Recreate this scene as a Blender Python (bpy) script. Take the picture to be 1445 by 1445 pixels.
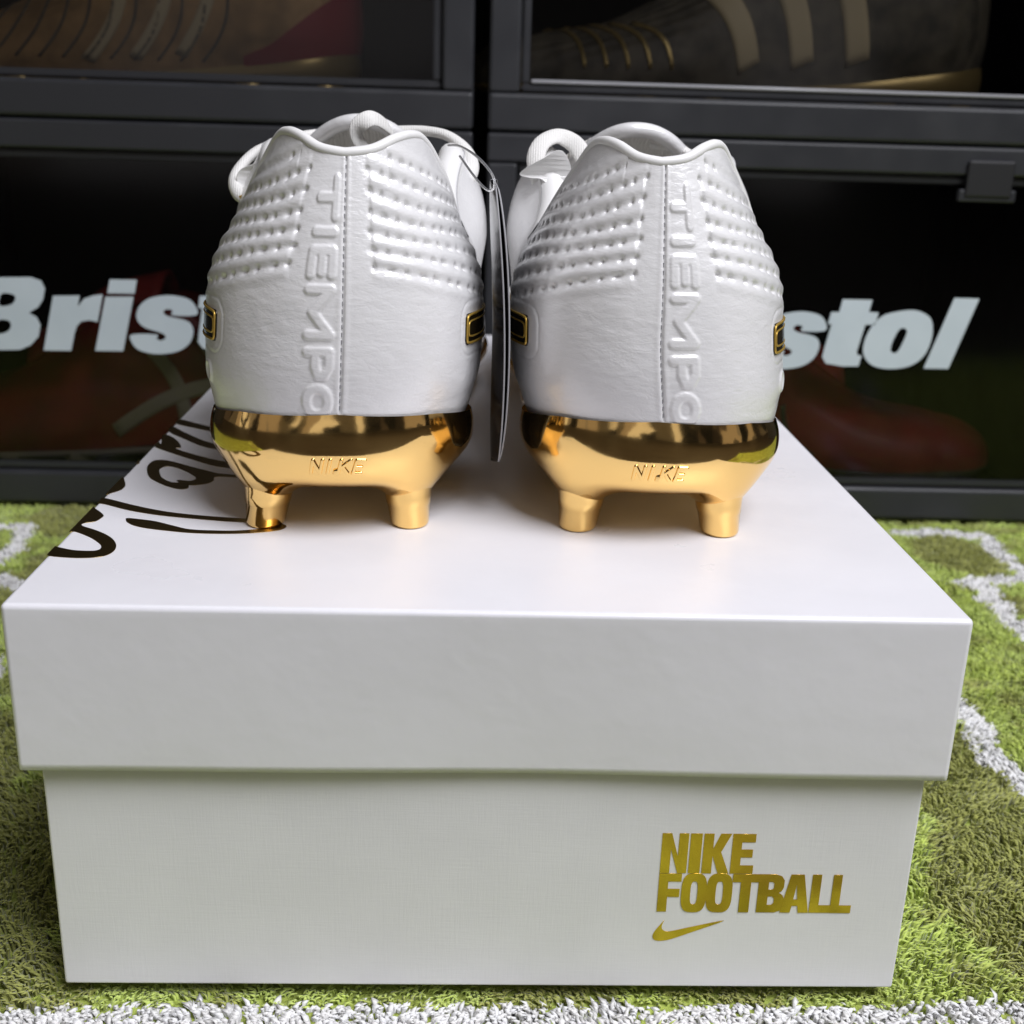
import bpy, bmesh, math, random
import numpy as np
from mathutils import Vector, Matrix

scene = bpy.context.scene
for o in list(bpy.data.objects):
    bpy.data.objects.remove(o, do_unlink=True)
rng = np.random.default_rng(7)
random.seed(7)
H = 0.1106            # height of the shoe box
W, D = 0.23, 0.3676   # lid width and depth

# ------------------------------------------------------------------ camera
cam_d = bpy.data.cameras.new('camera')
cam = bpy.data.objects.new('camera', cam_d)
scene.collection.objects.link(cam)
scene.camera = cam
cp, cy_, cr = 0.3242, -0.0372, 0.0313
fwd = Vector((-math.sin(cy_) * math.cos(cp), math.cos(cy_) * math.cos(cp), -math.sin(cp)))
rt = Vector((math.cos(cy_), math.sin(cy_), 0))
up = rt.cross(fwd)
r2 = math.cos(cr) * rt + math.sin(cr) * up
u2 = -math.sin(cr) * rt + math.cos(cr) * up
cam.matrix_world = Matrix(((r2.x, u2.x, -fwd.x, -0.0061), (r2.y, u2.y, -fwd.y, -0.2574),
                           (r2.z, u2.z, -fwd.z, 0.2222), (0, 0, 0, 1)))
cam_d.sensor_width = 36.0
cam_d.lens = 36.0 * 1677.06 / 1445.0
cam_d.clip_start = 0.01
cam_d.clip_end = 50
cam_d.dof.use_dof = True
cam_d.dof.focus_distance = 0.315
cam_d.dof.aperture_fstop = 20.0

# ------------------------------------------------------------------ light
world = bpy.data.worlds.new('World')
scene.world = world
world.use_nodes = True
wn = world.node_tree
wn.nodes.clear()
wo = wn.nodes.new('ShaderNodeOutputWorld')
wb = wn.nodes.new('ShaderNodeBackground')
wtc = wn.nodes.new('ShaderNodeTexCoord')
wmp = wn.nodes.new('ShaderNodeMapping')
wmp.inputs['Scale'].default_value = (4.2, 4.2, 1.6)
wvo = wn.nodes.new('ShaderNodeTexVoronoi')  # made-up blocks of tone around the scene, for the gold to reflect
wvo.distance = 'CHEBYCHEV'
wvo.inputs['Scale'].default_value = 1.6
wcr = wn.nodes.new('ShaderNodeValToRGB')
wcr.color_ramp.interpolation = 'CONSTANT'
wcr.color_ramp.elements[0].color = (0.012, 0.012, 0.014, 1)
wcr.color_ramp.elements[1].position = 0.88
wcr.color_ramp.elements[1].color = (0.80, 0.76, 0.76, 1)
for p_, c_ in ((0.36, (0.10, 0.09, 0.085, 1)), (0.52, (0.025, 0.022, 0.024, 1)), (0.64, (0.34, 0.29, 0.26, 1)), (0.72, (0.06, 0.05, 0.05, 1)), (0.80, (0.22, 0.20, 0.20, 1))):
    e_ = wcr.color_ramp.elements.new(p_)
    e_.color = c_
wno = wn.nodes.new('ShaderNodeTexNoise')
wno.inputs['Scale'].default_value = 2.5
wno.inputs['Detail'].default_value = 3
wmx = wn.nodes.new('ShaderNodeVectorMath')
wmx.operation = 'MULTIPLY_ADD'
wmx.inputs[1].default_value = (0.22, 0.22, 0.22)
wn.links.new(wtc.outputs['Generated'], wno.inputs['Vector'])
wn.links.new(wno.outputs['Color'], wmx.inputs[0])
wn.links.new(wtc.outputs['Generated'], wmx.inputs[2])
wsep = wn.nodes.new('ShaderNodeSeparateColor')
wn.links.new(wmx.outputs[0], wmp.inputs['Vector'])
wn.links.new(wmp.outputs['Vector'], wvo.inputs['Vector'])
wn.links.new(wvo.outputs['Color'], wsep.inputs[0])
wn.links.new(wsep.outputs[0], wcr.inputs[0])
wn.links.new(wcr.outputs[0], wb.inputs['Color'])
wb.inputs['Strength'].default_value = 0.85
wn.links.new(wb.outputs[0], wo.inputs['Surface'])


def area(name, loc, target, size, power, color):
    l = bpy.data.lights.new(name, 'AREA')
    l.shape = 'RECTANGLE'
    l.size, l.size_y = size
    l.energy = power
    l.color = color
    o = bpy.data.objects.new(name, l)
    scene.collection.objects.link(o)
    o.location = loc
    d = Vector(target) - Vector(loc)
    o.rotation_euler = d.to_track_quat('-Z', 'Y').to_euler()
    return o


area('ceiling_light', (0.60, -0.54, 1.36), (0.0, 0.08, 0.12), (0.85, 0.85), 29.5, (0.935, 0.94, 1.0))

scene.cycles.max_bounces = 5
scene.cycles.diffuse_bounces = 2
scene.cycles.glossy_bounces = 3
scene.cycles.transmission_bounces = 4
scene.cycles.transparent_max_bounces = 8
scene.cycles.caustics_reflective = True
scene.cycles.caustics_refractive = False

vs = scene.view_settings
vs.view_transform = 'Standard'
vs.look = 'None'
vs.exposure = 0.0
vs.gamma = 1.0
vs.use_curve_mapping = False


# ------------------------------------------------------------------ helpers
def link(o, parent=None):
    scene.collection.objects.link(o)
    if parent is not None:
        o.parent = parent
    return o


def tag(o, label=None, cat=None, group=None, kind=None):
    if label: o['label'] = label
    if cat: o['category'] = cat
    if group: o['group'] = group
    if kind: o['kind'] = kind
    return o


def empty(name, loc=(0, 0, 0), rz=0.0):
    o = bpy.data.objects.new(name, None)
    o.empty_display_size = 0.02
    link(o)
    o.location = loc
    o.rotation_euler.z = rz
    return o


def mesh_obj(name, verts, faces, mat, parent=None, smooth=True):
    me = bpy.data.meshes.new(name)
    me.from_pydata([tuple(map(float, v)) for v in verts], [], [tuple(int(i) for i in f) for f in faces])
    me.update()
    if smooth:
        me.polygons.foreach_set('use_smooth', [True] * len(me.polygons))
    o = bpy.data.objects.new(name, me)
    if mat is not None:
        me.materials.append(mat)
    return link(o, parent)


def bulk_mesh(name, V, T, mat, parent=None, smooth=True):
    """V (n,3), T (m,k) all faces of k corners, fast path"""
    V = np.ascontiguousarray(V, dtype=np.float32)
    T = np.ascontiguousarray(T, dtype=np.int32)
    k = T.shape[1]
    me = bpy.data.meshes.new(name)
    me.vertices.add(len(V))
    me.vertices.foreach_set('co', V.ravel())
    me.loops.add(T.size)
    me.loops.foreach_set('vertex_index', T.ravel())
    me.polygons.add(len(T))
    me.polygons.foreach_set('loop_start', np.arange(0, T.size, k, dtype=np.int32))
    me.polygons.foreach_set('loop_total', np.full(len(T), k, dtype=np.int32))
    me.update(calc_edges=True)
    me.validate()
    if smooth:
        me.polygons.foreach_set('use_smooth', np.ones(len(me.polygons), dtype=bool))
    if mat is not None:
        me.materials.append(mat)
    o = bpy.data.objects.new(name, me)
    return link(o, parent)


def grid_faces(nu, nv, closed_u=False, flip=False):
    idx = np.arange(nu * nv).reshape(nu, nv)
    a = idx if closed_u else idx[:-1]
    b = np.roll(idx, -1, axis=0) if closed_u else idx[1:]
    F = np.stack([a[:, :-1], b[:, :-1], b[:, 1:], a[:, 1:]], axis=-1).reshape(-1, 4)
    return F[:, ::-1] if flip else F


def grid_obj(name, P, mat, parent=None, flip=False, closed_u=False):
    nu, nv = P.shape[:2]
    return bulk_mesh(name, P.reshape(-1, 3), grid_faces(nu, nv, closed_u, flip), mat, parent)


def box_obj(name, lo, hi, mat, parent=None, bevel=0.0, seg=3):
    bm = bmesh.new()
    bmesh.ops.create_cube(bm, size=1.0)
    for v in bm.verts:
        for i in range(3):
            v.co[i] = lo[i] + (v.co[i] + .5) * (hi[i] - lo[i])
    if bevel:
        bmesh.ops.bevel(bm, geom=list(bm.edges), offset=bevel, segments=seg, affect='EDGES', profile=.5)
    me = bpy.data.meshes.new(name)
    bm.to_mesh(me)
    bm.free()
    me.materials.append(mat)
    o = bpy.data.objects.new(name, me)
    return link(o, parent)


def smooth_loop(P, n=5, closed=True):
    P = np.array(P, float)
    N = len(P)
    out = []
    rngi = range(N) if closed else range(N - 1)
    for i in rngi:
        if closed:
            p0, p1, p2, p3 = P[(i - 1) % N], P[i], P[(i + 1) % N], P[(i + 2) % N]
        else:
            p0, p1, p2, p3 = P[max(i - 1, 0)], P[i], P[i + 1], P[min(i + 2, N - 1)]
        for k in range(n):
            t = k / n
            out.append(.5 * ((2 * p1) + (-p0 + p2) * t + (2 * p0 - 5 * p1 + 4 * p2 - p3) * t * t
                             + (-p0 + 3 * p1 - 3 * p2 + p3) * t ** 3))
    if not closed:
        out.append(P[-1])
    return np.array(out)


def tube(name, path, radius, mat, parent=None, nseg=10, flat=None, cap=True, upv=None):
    """radius: number or per point array (ra) ; flat: second radius, (ra along side, flat along normal)"""
    P = np.array(path, float)
    n = len(P)
    ra = np.full(n, radius, float) if np.isscalar(radius) else np.array(radius, float)
    rb = ra if flat is None else (np.full(n, flat, float) if np.isscalar(flat) else np.array(flat, float))
    T = np.gradient(P, axis=0)
    T /= np.linalg.norm(T, axis=1)[:, None] + 1e-12
    nrm = np.zeros_like(P)
    ref = np.array(upv, float) if upv is not None else (np.array([0, 0, 1.0]) if abs(T[0, 2]) < .9 else np.array([1.0, 0, 0]))
    a = ref - T[0] * (ref @ T[0])
    a /= np.linalg.norm(a)
    for i in range(n):
        if upv is not None:
            b_ = ref - T[i] * (ref @ T[i])
            if np.linalg.norm(b_) > .15:
                a = b_
        a = a - T[i] * (a @ T[i])
        a /= np.linalg.norm(a)
        nrm[i] = a
    B = np.cross(T, nrm)
    ang = np.linspace(0, 2 * math.pi, nseg, endpoint=False)
    V = P[:, None, :] + nrm[:, None, :] * (np.sin(ang)[None, :, None] * rb[:, None, None]) \
        + B[:, None, :] * (np.cos(ang)[None, :, None] * ra[:, None, None])
    V = V.reshape(-1, 3)
    F = []
    for i in range(n - 1):
        for j in range(nseg):
            k = (j + 1) % nseg
            F.append((i * nseg + j, i * nseg + k, (i + 1) * nseg + k, (i + 1) * nseg + j))
    if cap:
        F.append(tuple(range(nseg))[::-1])
        F.append(tuple((n - 1) * nseg + j for j in range(nseg)))
    return mesh_obj(name, V, F, mat, parent)


def flat_print(name, polys, thick, mapf, mat, parent=None, div=0):
    """polys: closed 2D outlines, holes by even-odd; mapf(a, b, h) -> xyz"""
    cu = bpy.data.curves.new('tmp', 'CURVE')
    cu.dimensions = '2D'
    cu.fill_mode = 'BOTH'
    cu.extrude = thick / 2
    for p in polys:
        sp = cu.splines.new('POLY')
        sp.points.add(len(p) - 1)
        for q, (a, b) in zip(sp.points, p):
            q.co = (float(a), float(b), 0, 1)
        sp.use_cyclic_u = True
    ob = bpy.data.objects.new('tmp', cu)
    scene.collection.objects.link(ob)
    dg = bpy.context.evaluated_depsgraph_get()
    me = bpy.data.meshes.new_from_object(ob.evaluated_get(dg))
    bpy.data.objects.remove(ob, do_unlink=True)
    bpy.data.curves.remove(cu)
    me.name = name
    bm = bmesh.new()
    bm.from_mesh(me)
    bmesh.ops.remove_doubles(bm, verts=bm.verts, dist=1e-7)
    if div:
        bmesh.ops.subdivide_edges(bm, edges=[e for e in bm.edges if e.calc_length() > div], cuts=2, use_grid_fill=True)
        bmesh.ops.triangulate(bm, faces=bm.faces)
    for v in bm.verts:
        v.co = Vector([float(c) for c in mapf(v.co.x, v.co.y, v.co.z + thick / 2)])
    bmesh.ops.recalc_face_normals(bm, faces=bm.faces)
    bm.to_mesh(me)
    bm.free()
    me.materials.clear()
    me.materials.append(mat)
    o = bpy.data.objects.new(name, me)
    return link(o, parent)


def lathe(name, prof, center, mat, parent=None, n=28, sx=1.0, sy=1.0, lean=(0, 0)):
    V, F = [], []
    for r, z in prof:
        for j in range(n):
            a = 2 * math.pi * j / n
            V.append((center[0] + r * sx * math.cos(a) + lean[0] * z, center[1] + r * sy * math.sin(a) + lean[1] * z, center[2] + z))
    m = len(prof)
    for i in range(m - 1):
        for j in range(n):
            k = (j + 1) % n
            F.append((i * n + j, i * n + k, (i + 1) * n + k, (i + 1) * n + j))
    F.append(tuple(range(n))[::-1])
    F.append(tuple((m - 1) * n + j for j in range(n)))
    return mesh_obj(name, V, F, mat, parent)


def ss(a, b, x):
    t = np.clip((np.asarray(x, float) - a) / (b - a), 0, 1)
    return t * t * (3 - 2 * t)


# ------------------------------------------------------------------ materials
def mat_new(name, color, rough=.5, metal=0.0, **kw):
    m = bpy.data.materials.new(name)
    m.use_nodes = True
    b = m.node_tree.nodes['Principled BSDF']
    b.inputs['Base Color'].default_value = (*color, 1)
    b.inputs['Roughness'].default_value = rough
    b.inputs['Metallic'].default_value = metal
    for k, v in kw.items():
        b.inputs[k].default_value = v
    return m


def N(m, t, **inp):
    n = m.node_tree.nodes.new(t)
    for k, v in inp.items():
        n.inputs[k].default_value = v
    return n


def L(m, a, b):
    m.node_tree.links.new(a, b)


def coords(m, scale=(1, 1, 1), kind='Object'):
    tc = N(m, 'ShaderNodeTexCoord')
    mp = N(m, 'ShaderNodeMapping')
    mp.inputs['Scale'].default_value = scale
    L(m, tc.outputs[kind], mp.inputs['Vector'])
    return mp.outputs['Vector']


def bsdf(m):
    return m.node_tree.nodes['Principled BSDF']


def add_noise_color(m, scale, c1, c2, detail=4, lo=.35, hi=.65, vec=None):
    n = N(m, 'ShaderNodeTexNoise', Scale=scale, Detail=detail)
    L(m, vec if vec is not None else coords(m), n.inputs['Vector'])
    r = N(m, 'ShaderNodeValToRGB')
    r.color_ramp.elements[0].position = lo
    r.color_ramp.elements[1].position = hi
    r.color_ramp.elements[0].color = (*c1, 1)
    r.color_ramp.elements[1].color = (*c2, 1)
    L(m, n.outputs['Fac'], r.inputs['Fac'])
    L(m, r.outputs['Color'], bsdf(m).inputs['Base Color'])


def add_rough_noise(m, scale, lo, hi, detail=5):
    n = N(m, 'ShaderNodeTexNoise', Scale=scale, Detail=detail)
    L(m, coords(m), n.inputs['Vector'])
    r = N(m, 'ShaderNodeMapRange')
    r.inputs['From Min'].default_value = .3
    r.inputs['From Max'].default_value = .7
    r.inputs['To Min'].default_value = lo
    r.inputs['To Max'].default_value = hi
    L(m, n.outputs['Fac'], r.inputs['Value'])
    L(m, r.outputs['Result'], bsdf(m).inputs['Roughness'])


def add_bump(m, layers):
    """layers: (kind, scale, vec_scale, strength, distance)"""
    prev = None
    for kind, sc, vsc, st, di in layers:
        v = coords(m, vsc)
        if kind == 'noise':
            t = N(m, 'ShaderNodeTexNoise', Scale=sc, Detail=5.0, Roughness=.55)
            out = t.outputs['Fac']
        elif kind == 'wave':
            t = N(m, 'ShaderNodeTexWave', Scale=sc)
            out = t.outputs['Fac']
        elif kind == 'ridge':
            t = N(m, 'ShaderNodeTexNoise', Scale=sc, Detail=3.0, Roughness=.6, Distortion=.6)
            s1 = N(m, 'ShaderNodeMath')
            s1.operation = 'SUBTRACT'
            s1.inputs[1].default_value = .5
            L(m, t.outputs['Fac'], s1.inputs[0])
            s2 = N(m, 'ShaderNodeMath')
            s2.operation = 'ABSOLUTE'
            L(m, s1.outputs[0], s2.inputs[0])
            s3 = N(m, 'ShaderNodeMath')
            s3.operation = 'MULTIPLY'
            s3.use_clamp = True
            s3.inputs[1].default_value = 9.0
            L(m, s2.outputs[0], s3.inputs[0])
            out = s3.outputs[0]
        else:
            t = N(m, 'ShaderNodeTexVoronoi', Scale=sc)
            t.feature = 'DISTANCE_TO_EDGE'
            out = t.outputs['Distance']
        L(m, v, t.inputs['Vector'])
        b = N(m, 'ShaderNodeBump', Strength=st, Distance=di)
        L(m, out, b.inputs['Height'])
        if prev is not None:
            L(m, prev, b.inputs['Normal'])
        prev = b.outputs['Normal']
    L(m, prev, bsdf(m).inputs['Normal'])


M = {}
M['leather'] = mat_new('pearl_leather', (.86, .855, .855), .30, .10, **{'Coat Weight': .5, 'Coat Roughness': .2, 'Specular IOR Level': .6})
add_bump(M['leather'], [('noise', 1500, (1, 1, 1), .16, .0002), ('noise', 420, (.7, 1, 1.6), .26, .0005), ('ridge', 200, (.75, 1, 1.7), .10, .0003)])
M['smooth_leather'] = mat_new('smooth_white_leather', (.86, .855, .84), .40, 0, **{'Coat Weight': .1, 'Coat Roughness': .35})
add_bump(M['smooth_leather'], [('noise', 700, (1, 1, 1), .15, .0002)])
M['lining'] = mat_new('white_lining', (.74, .72, .68), .65)
add_bump(M['lining'], [('wave', 260, (1, .1, .1), .35, .0006), ('noise', 1200, (1, 1, 1), .3, .0003)])
M['lace'] = mat_new('white_lace', (.82, .81, .78), .8, 0, **{'Sheen Weight': .2})
add_bump(M['lace'], [('noise', 2600, (1, 1, 1), .5, .0004), ('wave', 420, (1, 1, 1), .35, .0003)])
M['gold'] = mat_new('gold_chrome', (.91, .61, .225), .06, 1.0)
add_rough_noise(M['gold'], 60, .05, .16)
add_bump(M['gold'], [('noise', 70, (1, 1, 1), .035, .0015)])
M['gold_print'] = mat_new('gold_foil', (.88, .57, .13), .17, 1.0)
add_bump(M['gold_print'], [('noise', 120, (1, 1, 1), .12, .0006)])
M['dark_foil'] = mat_new('dark_gold_foil', (.46, .33, .13), .28, 1.0)
M['swoosh_black'] = mat_new('black_gloss', (.025, .018, .008), .18, .3)
M['gold_thread'] = mat_new('gold_thread', (.62, .40, .08), .35, .6)
M['box_white'] = mat_new('white_gloss_card', (.845, .84, .875), .33, 0, **{'Coat Weight': .15, 'Coat Roughness': .25})
add_rough_noise(M['box_white'], 28, .26, .46)
add_bump(M['box_white'], [('noise', 16, (1, 1, 1), .28, .003), ('noise', 420, (1, 1, 1), .06, .0003)])
M['box_body'] = mat_new('white_matte_card', (.77, .775, .77), .55)
add_noise_color(M['box_body'], 60, (.815, .81, .84), (.84, .835, .865), 6)
add_bump(M['box_body'], [('noise', 9, (1, 1, 1), .10, .003), ('noise', 500, (.25, 1, 3.0), .13, .0003), ('noise', 500, (3.0, 1, .25), .10, .0003)])
M['tag_black'] = mat_new('black_gloss_card', (.02, .02, .023), .16)
add_rough_noise(M['tag_black'], 40, .12, .25)
M['tag_edge'] = mat_new('card_core', (.34, .34, .35), .6)
M['nylon'] = mat_new('clear_nylon', (.75, .76, .78), .2, 0, **{'Transmission Weight': .75})
M['plastic'] = mat_new('black_plastic', (.024, .025, .029), .34)
add_rough_noise(M['plastic'], 35, .30, .5)
add_bump(M['plastic'], [('noise', 600, (1, 1, 1), .05, .0003)])
M['dark_plastic'] = mat_new('dark_plastic', (.012, .012, .014), .5)
M['bristol'] = mat_new('pale_print', (.62, .70, .76), .5)
add_noise_color(M['bristol'], 40, (.53, .60, .66), (.57, .64, .70))
m = bpy.data.materials.new('smoked_pane')
m.use_nodes = True
nt = m.node_tree
nt.nodes.clear()
o_ = nt.nodes.new('ShaderNodeOutputMaterial')
tr = nt.nodes.new('ShaderNodeBsdfTransparent')
tr.inputs[0].default_value = (.68, .68, .69, 1)
gl = nt.nodes.new('ShaderNodeBsdfGlossy')
gl.inputs['Roughness'].default_value = .10
gl.inputs['Color'].default_value = (.9, .9, .9, 1)
fr = nt.nodes.new('ShaderNodeFresnel')
fr.inputs['IOR'].default_value = 1.27
mx = nt.nodes.new('ShaderNodeMixShader')
nt.links.new(fr.outputs[0], mx.inputs[0])
nt.links.new(tr.outputs[0], mx.inputs[1])
nt.links.new(gl.outputs[0], mx.inputs[2])
nt.links.new(mx.outputs[0], o_.inputs['Surface'])
M['pane'] = m

SIG={
 'A':[(-114.9, 32.4), (-109.7, 30.7), (-104.2, 30.6), (-100.3, 32.1), (-98.8, 35.6), (-99.3, 40.0), (-101.4, 44.6), (-104.5, 48.5), (-108.5, 52.0), (-112.5, 54.8), (-113.4, 56.5), (-112.5, 57.7), (-110.5, 58.9), (-109.7, 61.9), (-109.7, 64.1), (-111.4, 66.9), (-113.9, 70.1), (-114.9, 71.2), (-114.9, 60.6), (-114.9, 50.3), (-113.5, 50.3), (-110.1, 47.8), (-106.9, 44.8), (-103.8, 40.8), (-102.8, 38.4), (-103.0, 36.6), (-104.7, 35.8), (-109.2, 36.1), (-113.8, 38.1), (-114.9, 38.3)],
 'B':[(-114.9, 78.1), (-114.9, 80.1), (-111.4, 78.4), (-103.9, 73.8), (-94.0, 68.9), (-84.7, 66.2), (-75.2, 64.5), (-68.3, 63.4), (-61.9, 61.3), (-57.5, 58.5), (-58.5, 54.8), (-64.0, 52.2), (-71.9, 50.8), (-81.3, 50.8), (-88.6, 52.2), (-95.0, 54.0), (-99.1, 56.1), (-101.6, 58.7), (-102.6, 60.8), (-102.6, 62.3), (-99.4, 61.7), (-94.1, 60.0), (-88.5, 56.7), (-83.2, 53.9), (-76.0, 53.3), (-70.1, 53.6), (-64.5, 55.3), (-63.3, 56.9), (-64.5, 58.6), (-67.8, 60.3), (-75.2, 61.1), (-85.2, 63.0), (-94.2, 65.1), (-103.8, 68.9), (-111.2, 73.4), (-114.9, 75.5)],
 'D':[(-114.9, 101.0), (-112.8, 96.6), (-111.4, 91.8), (-111.6, 87.9), (-113.3, 85.0), (-114.9, 83.4), (-114.9, 92.0)],
 'E':[(-114.9, 120.4), (-113.8, 117.5), (-113.9, 115.8), (-114.9, 116.4)],
 'F':[(-109.2, 108.5), (-110.4, 114.5), (-110.0, 119.6), (-107.6, 121.0), (-103.6, 119.3), (-96.9, 114.3), (-91.2, 110.3), (-86.5, 107.3), (-79.0, 105.5), (-69.4, 103.1), (-69.0, 100.6), (-78.5, 102.9), (-86.4, 103.5), (-86.2, 99.6), (-87.5, 96.1), (-91.0, 94.1), (-92.6, 94.0), (-92.2, 90.9), (-94.6, 89.9), (-99.2, 92.7), (-103.6, 97.3), (-106.7, 101.6)],
 'Fh':[(-105.0, 107.6), (-105.5, 111.2), (-104.0, 113.8), (-100.5, 112.1), (-96.1, 107.6), (-92.6, 102.6), (-92.1, 100.4), (-93.3, 98.4), (-95.7, 99.0), (-96.8, 99.3), (-97.4, 98.2), (-96.2, 96.7), (-99.0, 97.1), (-102.7, 101.5)],
 'G':[(-114.9, 170.4), (-113.8, 174.4), (-108.0, 170.1), (-99.8, 164.5), (-86.3, 158.9), (-85.0, 151.5), (-97.5, 157.3), (-106.4, 162.7), (-112.8, 166.8)],
 'Hh':[(-114.9, 160.3), (-114.5, 164.1), (-107.8, 155.6), (-99.6, 146.0), (-93.5, 141.4), (-81.5, 136.2), (-80.3, 129.6), (-90.9, 134.1), (-98.9, 139.0), (-106.7, 147.7), (-113.0, 155.1)],
 'I':[(-114.9, 152.0), (-112.0, 150.8), (-107.7, 143.9), (-105.0, 136.6), (-106.4, 135.1), (-100.3, 129.4), (-90.3, 122.3), (-82.9, 119.1), (-72.0, 114.9), (-71.0, 108.4), (-81.0, 112.5), (-88.7, 114.9), (-97.1, 121.3), (-106.0, 128.9), (-114.1, 136.9), (-114.0, 142.5), (-112.8, 140.4)],
}
BRISTOL={
 'B':[[(77.7, 128.0), (105.7, 128.9), (111.0, 127.1), (112.7, 122.9), (111.1, 116.8), (108.0, 112.5), (102.7, 109.3), (106.7, 107.0), (108.4, 102.5), (106.7, 96.2), (101.9, 91.2), (95.6, 88.5), (66.1, 87.4)], [(88.7, 119.3), (94.2, 119.4), (96.1, 117.9), (95.5, 115.6), (93.1, 113.5), (87.0, 112.9)], [(85.6, 104.5), (90.7, 104.8), (92.2, 102.6), (91.2, 99.8), (88.4, 97.9), (83.6, 97.5)]],
 'r':[[(116.7, 119.0), (131.3, 119.5), (129.7, 113.4), (133.6, 117.9), (138.8, 119.7), (143.9, 120.5), (139.9, 105.1), (135.7, 106.0), (131.1, 105.3), (128.3, 102.5), (126.8, 98.8), (124.0, 88.6), (108.8, 88.5)]],
 'i':[[(145.3, 119.2), (160.7, 119.6), (152.8, 89.1), (137.3, 88.9)], [(148.4, 128.8), (163.1, 128.9), (161.4, 121.3), (146.5, 121.2)]],
 's':[[(194.5, 110.3), (194.5, 114.9), (191.1, 118.9), (184.2, 120.7), (177.1, 120.7), (168.9, 118.8), (163.6, 114.6), (161.5, 109.4), (162.5, 105.4), (166.3, 102.4), (173.8, 100.2), (176.7, 98.5), (176.4, 96.7), (174.0, 95.6), (171.7, 96.6), (171.9, 98.9), (158.2, 98.6), (157.8, 94.4), (160.9, 90.3), (166.9, 88.4), (174.0, 88.0), (183.4, 89.8), (189.7, 94.2), (192.3, 100.4), (191.4, 105.1), (187.5, 107.5), (180.4, 108.9), (177.0, 110.3), (176.8, 112.2), (178.7, 113.2), (181.7, 112.5), (181.5, 109.9)]],
 't':[[(200.5, 128.3), (217.3, 128.4), (216.2, 121.6), (221.7, 121.4), (220.6, 114.5), (215.0, 114.4), (212.0, 99.0), (212.6, 97.0), (215.1, 96.7), (213.9, 90.5), (204.9, 90.3), (195.0, 91.7), (192.5, 95.3), (193.4, 101.8), (195.7, 114.2), (193.6, 114.2), (194.8, 121.0), (199.3, 121.1)]],
 'o':[[(230.9, 121.9), (242.0, 123.3), (250.5, 120.1), (253.6, 114.6), (253.8, 105.7), (250.5, 96.7), (243.1, 91.2), (231.9, 89.4), (221.9, 91.2), (216.4, 96.7), (215.5, 104.0), (218.4, 112.9), (224.0, 119.4)], [(237.7, 112.9), (239.3, 111.0), (237.9, 105.3), (235.5, 99.6), (233.1, 98.7), (231.3, 100.3), (231.8, 105.2), (234.0, 110.9), (235.7, 112.7)]],
 'l':[[(263.7, 130.7), (277.9, 130.6), (266.1, 90.3), (251.7, 90.2)]],
}

# ------------------------------------------------------------------ floor and rug
M['floor'] = mat_new('floor_boards', (.03, .024, .02), .5)
add_noise_color(M['floor'], 6, (.024, .018, .014), (.042, .033, .026), vec=coords(M['floor'], (1, 8, 1)))
floor = mesh_obj('floor', [(-3, -3, -.0125), (3, -3, -.0125), (3, 3, -.0125), (-3, 3, -.0125)], [(0, 1, 2, 3)], M['floor'], None, False)
tag(floor, kind='structure')

WHITE_LINES = [  # centre line in metres, width
    ([(-.60, -.006), (-.124, -.0055), (-.07, -.0045), (.003, -.0035), (.078, -.003), (.145, -.002), (.60, .0)], .0125),
    ([(.19, .235), (.193, .180), (.196, .160), (.192, .132), (.197, .113), (.205, .075), (.235, .03)], .0125),
    ([(.291, .328), (.290, .350), (.292, .387), (.270, .389), (.243, .386)], .013),
    ([(.330, .322), (.287, .319), (.266, .314), (.249, .311)], .013),
    ([(.262, .311), (.255, .283), (.257, .248), (.262, .21)], .013),
    ([(-.30, .352), (-.264, .366), (-.251, .372), (-.246, .349), (-.247, .317), (-.26, .29)], .010),
    ([(-.30, .31), (-.262, .304), (-.246, .300), (-.226, .287)], .012),
    ([(-.33, .10), (-.25, .14), (-.2, .19), (-.22, .22)], .012),
    ([(.36, .0), (.33, .1), (.37, .2)], .012),
]
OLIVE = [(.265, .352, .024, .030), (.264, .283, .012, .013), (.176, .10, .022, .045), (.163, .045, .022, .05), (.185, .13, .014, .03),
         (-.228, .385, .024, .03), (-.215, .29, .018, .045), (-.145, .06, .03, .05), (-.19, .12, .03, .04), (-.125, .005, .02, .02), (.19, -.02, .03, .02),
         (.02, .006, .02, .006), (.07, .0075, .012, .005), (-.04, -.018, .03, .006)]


def seg_dist(x, y, a, b):
    ax, ay = a
    dx, dy = b[0] - ax, b[1] - ay
    t = np.clip(((x - ax) * dx + (y - ay) * dy) / (dx * dx + dy * dy + 1e-12), 0, 1)
    return np.hypot(x - ax - t * dx, y - ay - t * dy)


def vnoise(x, y, sc, seed):
    """value noise 0..1"""
    g = np.random.default_rng(seed).random((257, 257))
    X, Y = x * sc + 1000.3, y * sc + 1000.7
    xi, yi = np.floor(X).astype(int), np.floor(Y).astype(int)
    fx, fy = X - xi, Y - yi
    fx, fy = fx * fx * (3 - 2 * fx), fy * fy * (3 - 2 * fy)
    xi, yi = xi % 256, yi % 256
    return (g[xi, yi] * (1 - fx) + g[xi + 1, yi] * fx) * (1 - fy) + (g[xi, yi + 1] * (1 - fx) + g[xi + 1, yi + 1] * fx) * fy


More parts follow.
